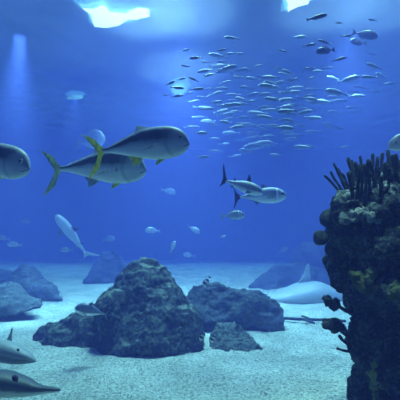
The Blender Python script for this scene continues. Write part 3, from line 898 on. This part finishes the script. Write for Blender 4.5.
# ------------------------------------------------------------------ the school
def school_mesh(seed, mat, dark):
    spec = SCHOOLER
    me = fish_body(spec, 1.0, (.05, -.05, .0)[seed % 3], nr=14, nv=10)
    bm = bmesh.new(); bm.from_mesh(me)
    for ol in ([(.03, .018), (-.06, .06), (-.16, .13), (-.09, .0), (-.16, -.13), (-.06, -.06), (.03, -.018)],
               [(.6, .11), (.5, .15), (.3, .11), (.15, .05), (.35, .085)], [(.45, -.09), (.35, -.13), (.18, -.06), (.3, -.07)]):
        fm = fin_mesh([(x - .5, z) for x, z in ol], 1.0, .012, None, (.05, -.05, .0)[seed % 3])
        at_ = fm.attributes.new('pat', 'FLOAT_VECTOR', 'POINT')
        at_.data.foreach_set('vector', np.array([(.2, .5, 0)] * len(fm.vertices), np.float32).ravel())
        bm.from_mesh(fm)
        bpy.data.meshes.remove(fm)
    me2 = bpy.data.meshes.new('school_fish'); bm.to_mesh(me2); bm.free()
    bpy.data.meshes.remove(me)
    me2.materials.append(mat)
    me2.polygons.foreach_set('use_smooth', [True] * len(me2.polygons))
    return me2


SILV = [school_mesh(k, M_SILVER, False) for k in range(3)]
DARKS = [school_mesh(k, M_DUSK, True) for k in range(3)]


SWUM = []


def schooler(px, py, lpx, d, tilt, meshes, label, group, rnd, name='school_fish', left=False):
    o = bpy.data.objects.new(name, rnd.choice(meshes)); COL.objects.link(o)
    for k in range(40):              # swim clear of the others
        d2 = min(d + (k // 2) * .25 * (-1) ** k, (TOP - 2.45) * F / max(20, 230 - py) - .0)
        p = at(px, py, d2)
        if all((p - q).length > (lpx + l2) * .62 * d2 / F for q, l2 in SWUM): break
    d = d2
    SWUM.append((p, lpx))
    o.location = p
    turn = rnd.uniform(-25, 25)
    L = lpx / 1.16 * d / F / math.cos(math.radians(turn))
    o.scale = (L, L * 1.05, L * rnd.uniform(.95, 1.25))
    yaw = math.radians(turn) + (math.pi if left else 0)
    o.rotation_euler = (math.radians(rnd.uniform(-10, 10)), -math.radians(tilt), yaw)
    tag(o, label, 'fish', group)


rnd = random.Random(3)
# bright ones: px, py, length, tilt
bright = [(231, 38, 14, 8), (240, 54, 10, 6), (204, 71, 14, -4), (209, 75, 10, -6), (224, 70, 10, 10), (226, 82, 10, 5), (217, 93, 12, 12), (237, 77, 9, 4), (252, 79, 15, -4), (270, 87, 19, -8),
          (258, 66, 9, -12), (283, 74, 12, 6), (287, 72, 13, 4), (318, 71, 10, 8), (332, 78, 13, 3), (350, 79, 18, 8), (311, 78, 7, 14), (293, 80, 9, 12), (267, 86, 18, -5), (295, 92, 15, 8),
          (335, 92, 22, 6), (358, 96, 17, 5), (320, 102, 20, 2), (287, 107, 16, 10), (314, 118, 15, -5), (288, 120, 13, -6), (285, 128, 18, -8), (302, 147, 15, 10), (217, 102, 11, 2), (202, 133, 12, 0),
          (222, 111, 14, 3), (257, 113, 20, 2), (265, 117, 18, -10), (237, 127, 14, 8), (204, 157, 12, -2), (373, 66, 17, 6), (368, 77, 14, 6), (380, 75, 12, 8), (252, 101, 9, -8), (225, 122, 12, 4)]
faint = [(245, 71, 9, 5), (210, 96, 9, 15), (246, 88, 12, 0), (268, 83, 14, 2), (252, 95, 14, 4), (232, 95, 12, 6), (277, 99, 12, 4), (232, 101, 10, 3), (235, 112, 10, 5), (226, 116, 14, 8), (228, 119, 10, -4),
         (265, 108, 14, 2), (196, 118, 9, 12), (230, 133, 14, 4), (252, 133, 12, 3), (225, 144, 9, 0), (256, 146, 22, 4), (262, 143, 18, 2), (272, 126, 12, -3), (267, 137, 14, 4), (246, 151, 14, 3), (348, 81, 12, 4),
         (340, 101, 14, 0), (290, 114, 14, 8), (292, 136, 16, -6), (312, 132, 14, -4), (345, 147, 9, 4), (268, 144, 14, 2), (290, 139, 12, 2), (263, 115, 10, 10), (312, 90, 14, 6), (355, 92, 12, 4), (360, 87, 12, 8),
         (310, 70, 11, 5), (372, 54, 11, 4), (300, 37, 12, 6), (222, 62, 9, 4), (205, 62, 8, 3), (214, 66, 9, 2), (195, 101, 9, 6), (206, 108, 10, 3), (243, 118, 12, 5), (212, 124, 12, 4), (282, 93, 12, 4),
         (305, 110, 14, 6), (334, 112, 12, 4), (352, 108, 12, 3), (375, 92, 12, 6), (388, 84, 10, 5), (327, 124, 12, 2), (300, 126, 12, 3), (275, 155, 10, 3), (215, 151, 10, 3), (236, 156, 10, 2), (248, 139, 14, 5), (278, 110, 11, 5), (300, 98, 11, 3), (242, 104, 12, 3), (190, 93, 8, 4)]
LB = 'small silver fish glinting in the near layer of the school'
LF = 'hazy small fish deeper inside the school at upper right'
LD = 'dark small fish silhouetted near the round glow or under the surface'
for px, py, l, t in bright: schooler(px, py, l * 1.15, rnd.uniform(7.6, 9.6), t + rnd.uniform(-3, 3), SILV, LB, 'silver fish of the school, near layer', rnd, left=rnd.random() < .5)
for k in range(60):
    px = rnd.gauss(268, 45); py = rnd.gauss(105, 22)
    if 190 < px < 398 and 45 < py < 158: faint.append((px, py, rnd.uniform(9, 16), rnd.uniform(-3, 8)))
for px, py, l, t in faint: schooler(px, py, l * 1.3, rnd.uniform(10.5, 14.0), t + rnd.uniform(-4, 4), SILV, LF, 'hazy fish of the school, deep layer', rnd, left=rnd.random() < .5)
dark = [(195, 58, 13, 4), (185, 66, 9, 3), (222, 50, 9, 6), (171, 83, 10, 14), (178, 88, 14, 0), (182, 79, 9, 10), (193, 79, 11, 22), (198, 89, 14, 8), (178, 96, 13, 2), (283, 51, 9, -20), (310, 45, 12, 2), (339, 23, 8, -4),
        (308, 68, 8, 0), (340, 59, 13, 4), (324, 42, 16, 8), (347, 36, 11, 4), (166, 95, 8, 0), (186, 50, 8, 6), (372, 20, 9, 6)]
for px, py, l, t in dark: schooler(px, py, l, rnd.uniform(6.2, 7.2), t, DARKS, LD, 'dark fish silhouettes of the school', rnd, left=rnd.random() < .4)
schooler(318, 17, 21, 5.2, 12, DARKS, 'long dark fish closest under the surface at top right', None, rnd)
make_fish('dark_fish', 'deep bodied dark fish in upper right water', 'fish', BREAM, (316, 52), (332, 50), 7.0, 5, M_DUSK, dict(tail=FIN_DARK, dorsal=FIN_DARK, anal=FIN_DARK, pect=FIN_DARK), eye_mats=(EYE_DARK, EYE_DARK))
make_fish('round_fish', 'upper of two big rounded hazy fish below the surface', 'fish', BREAM, (378, 37), (356, 33), 8.4, 15, M_DUSK, dict(tail=FIN_GREY, dorsal=FIN_GREY, anal=FIN_GREY, pect=FIN_GREY), eye_mats=(EYE_DARK, EYE_DARK))
make_fish('round_fish', 'lower of two big rounded hazy fish below the surface', 'fish', BREAM, (350, 41), (364, 43), 8.9, 15, M_DUSK, dict(tail=FIN_GREY, dorsal=FIN_GREY, anal=FIN_GREY, pect=FIN_GREY), eye_mats=(EYE_DARK, EYE_DARK))

# ------------------------------------------------------------------ light
def light(name, typ, loc, energy, color, **kw):
    l = bpy.data.lights.new(name, typ); l.energy = energy; l.color = color
    for k, v in kw.items(): setattr(l, k, v)
    o = bpy.data.objects.new(name, l); COL.objects.link(o); o.location = loc
    return o


s = light('daylight', 'SUN', (0, 8, 12), 5.15, (.52, 1.0, .77), angle=math.radians(25))
s.rotation_euler = (math.radians(-24), math.radians(8), 0)    # from above, a little from behind the tank


def lamp(px, py, h, size, energy, color=(.45, .85, 1), blend=.6, r=.3):
    """Added unseen spot h metres over the water; pools a glow on the surface."""
    p = surf_pt(px, py, TOP)
    p.z += h
    return light('surface_glow_light', 'SPOT', p, energy, color, spot_size=math.radians(size), spot_blend=blend, shadow_soft_size=r)


lamp(140, 5, 2.6, 64, 4158)
lamp(188, 8, 2.6, 56, 2772)
lamp(330, 2, 2.6, 60, 2000)
lamp(390, 2, 2.6, 60, 1800)
lamp(182, 70, 3, 60, 3000)
p = at(20, 36, 9.0)
light('shaft_effect_light', 'AREA', p, 100, (.4, .8, 1), shape='DISK', size=.3, spread=math.radians(38))  # added light in the water that makes the shaft at left
# added unseen spots: broad soft beams brightening the water under the skylights
for px, py, d, e, sz in ((182, 40, 10.0, 3200, 60), (345, 30, 9.4, 2400, 70)):
    p = at(px, py, d); p.z = min(p.z, TOP - .15)
    light('beam_effect_light', 'SPOT', p, e, (.4, .8, 1), spot_size=math.radians(sz), spot_blend=1.0, shadow_soft_size=.4)
# two more unseen spots added in the water itself for shafts and glow
for px, py, d, e, sz in ((75, 96, 12.5, 900, 50), (178, 84, 12.5, 800, 150)):
    p = at(px, py, d); p.z = min(p.z, TOP - .2)
    light('beam_effect_light', 'SPOT', p, e, (.4, .8, 1), spot_size=math.radians(sz), spot_blend=1.0, shadow_soft_size=.08)

# an added, unseen spot to brighten the front top of the coral pillar
o = light('pillar_fill_light', 'SPOT', (1.2, 1.5, TOP - .3), 1900, (.6, 1, .9), spot_size=math.radians(22), spot_blend=.8, shadow_soft_size=.2)
o.rotation_euler = (at(378, 190, 2.9) - o.location).to_track_quat('-Z', 'Y').to_euler()

w = bpy.data.worlds.new('world'); SC.world = w; w.use_nodes = True
bg = w.node_tree.nodes['Background']
bg.inputs[0].default_value = (.08, .24, 1, 1); bg.inputs[1].default_value = .42

cam = bpy.data.cameras.new('camera'); co = bpy.data.objects.new('camera', cam); COL.objects.link(co)
cam.sensor_width = 36; cam.lens = 36 * F / 400; cam.clip_start = .05; cam.clip_end = 100
co.location = CAM; co.rotation_euler = (math.pi / 2 + PITCH, 0, 0)
SC.camera = co

cy = SC.cycles
cy.use_denoising = True
cy.volume_bounces = 3; cy.max_bounces = 10; cy.transparent_max_bounces = 16
cy.caustics_reflective = False; cy.caustics_refractive = False
vs_ = SC.view_settings
vs_.view_transform = 'Standard'; vs_.look = 'None'; vs_.exposure = 0.0; vs_.gamma = 1.0; vs_.use_curve_mapping = False
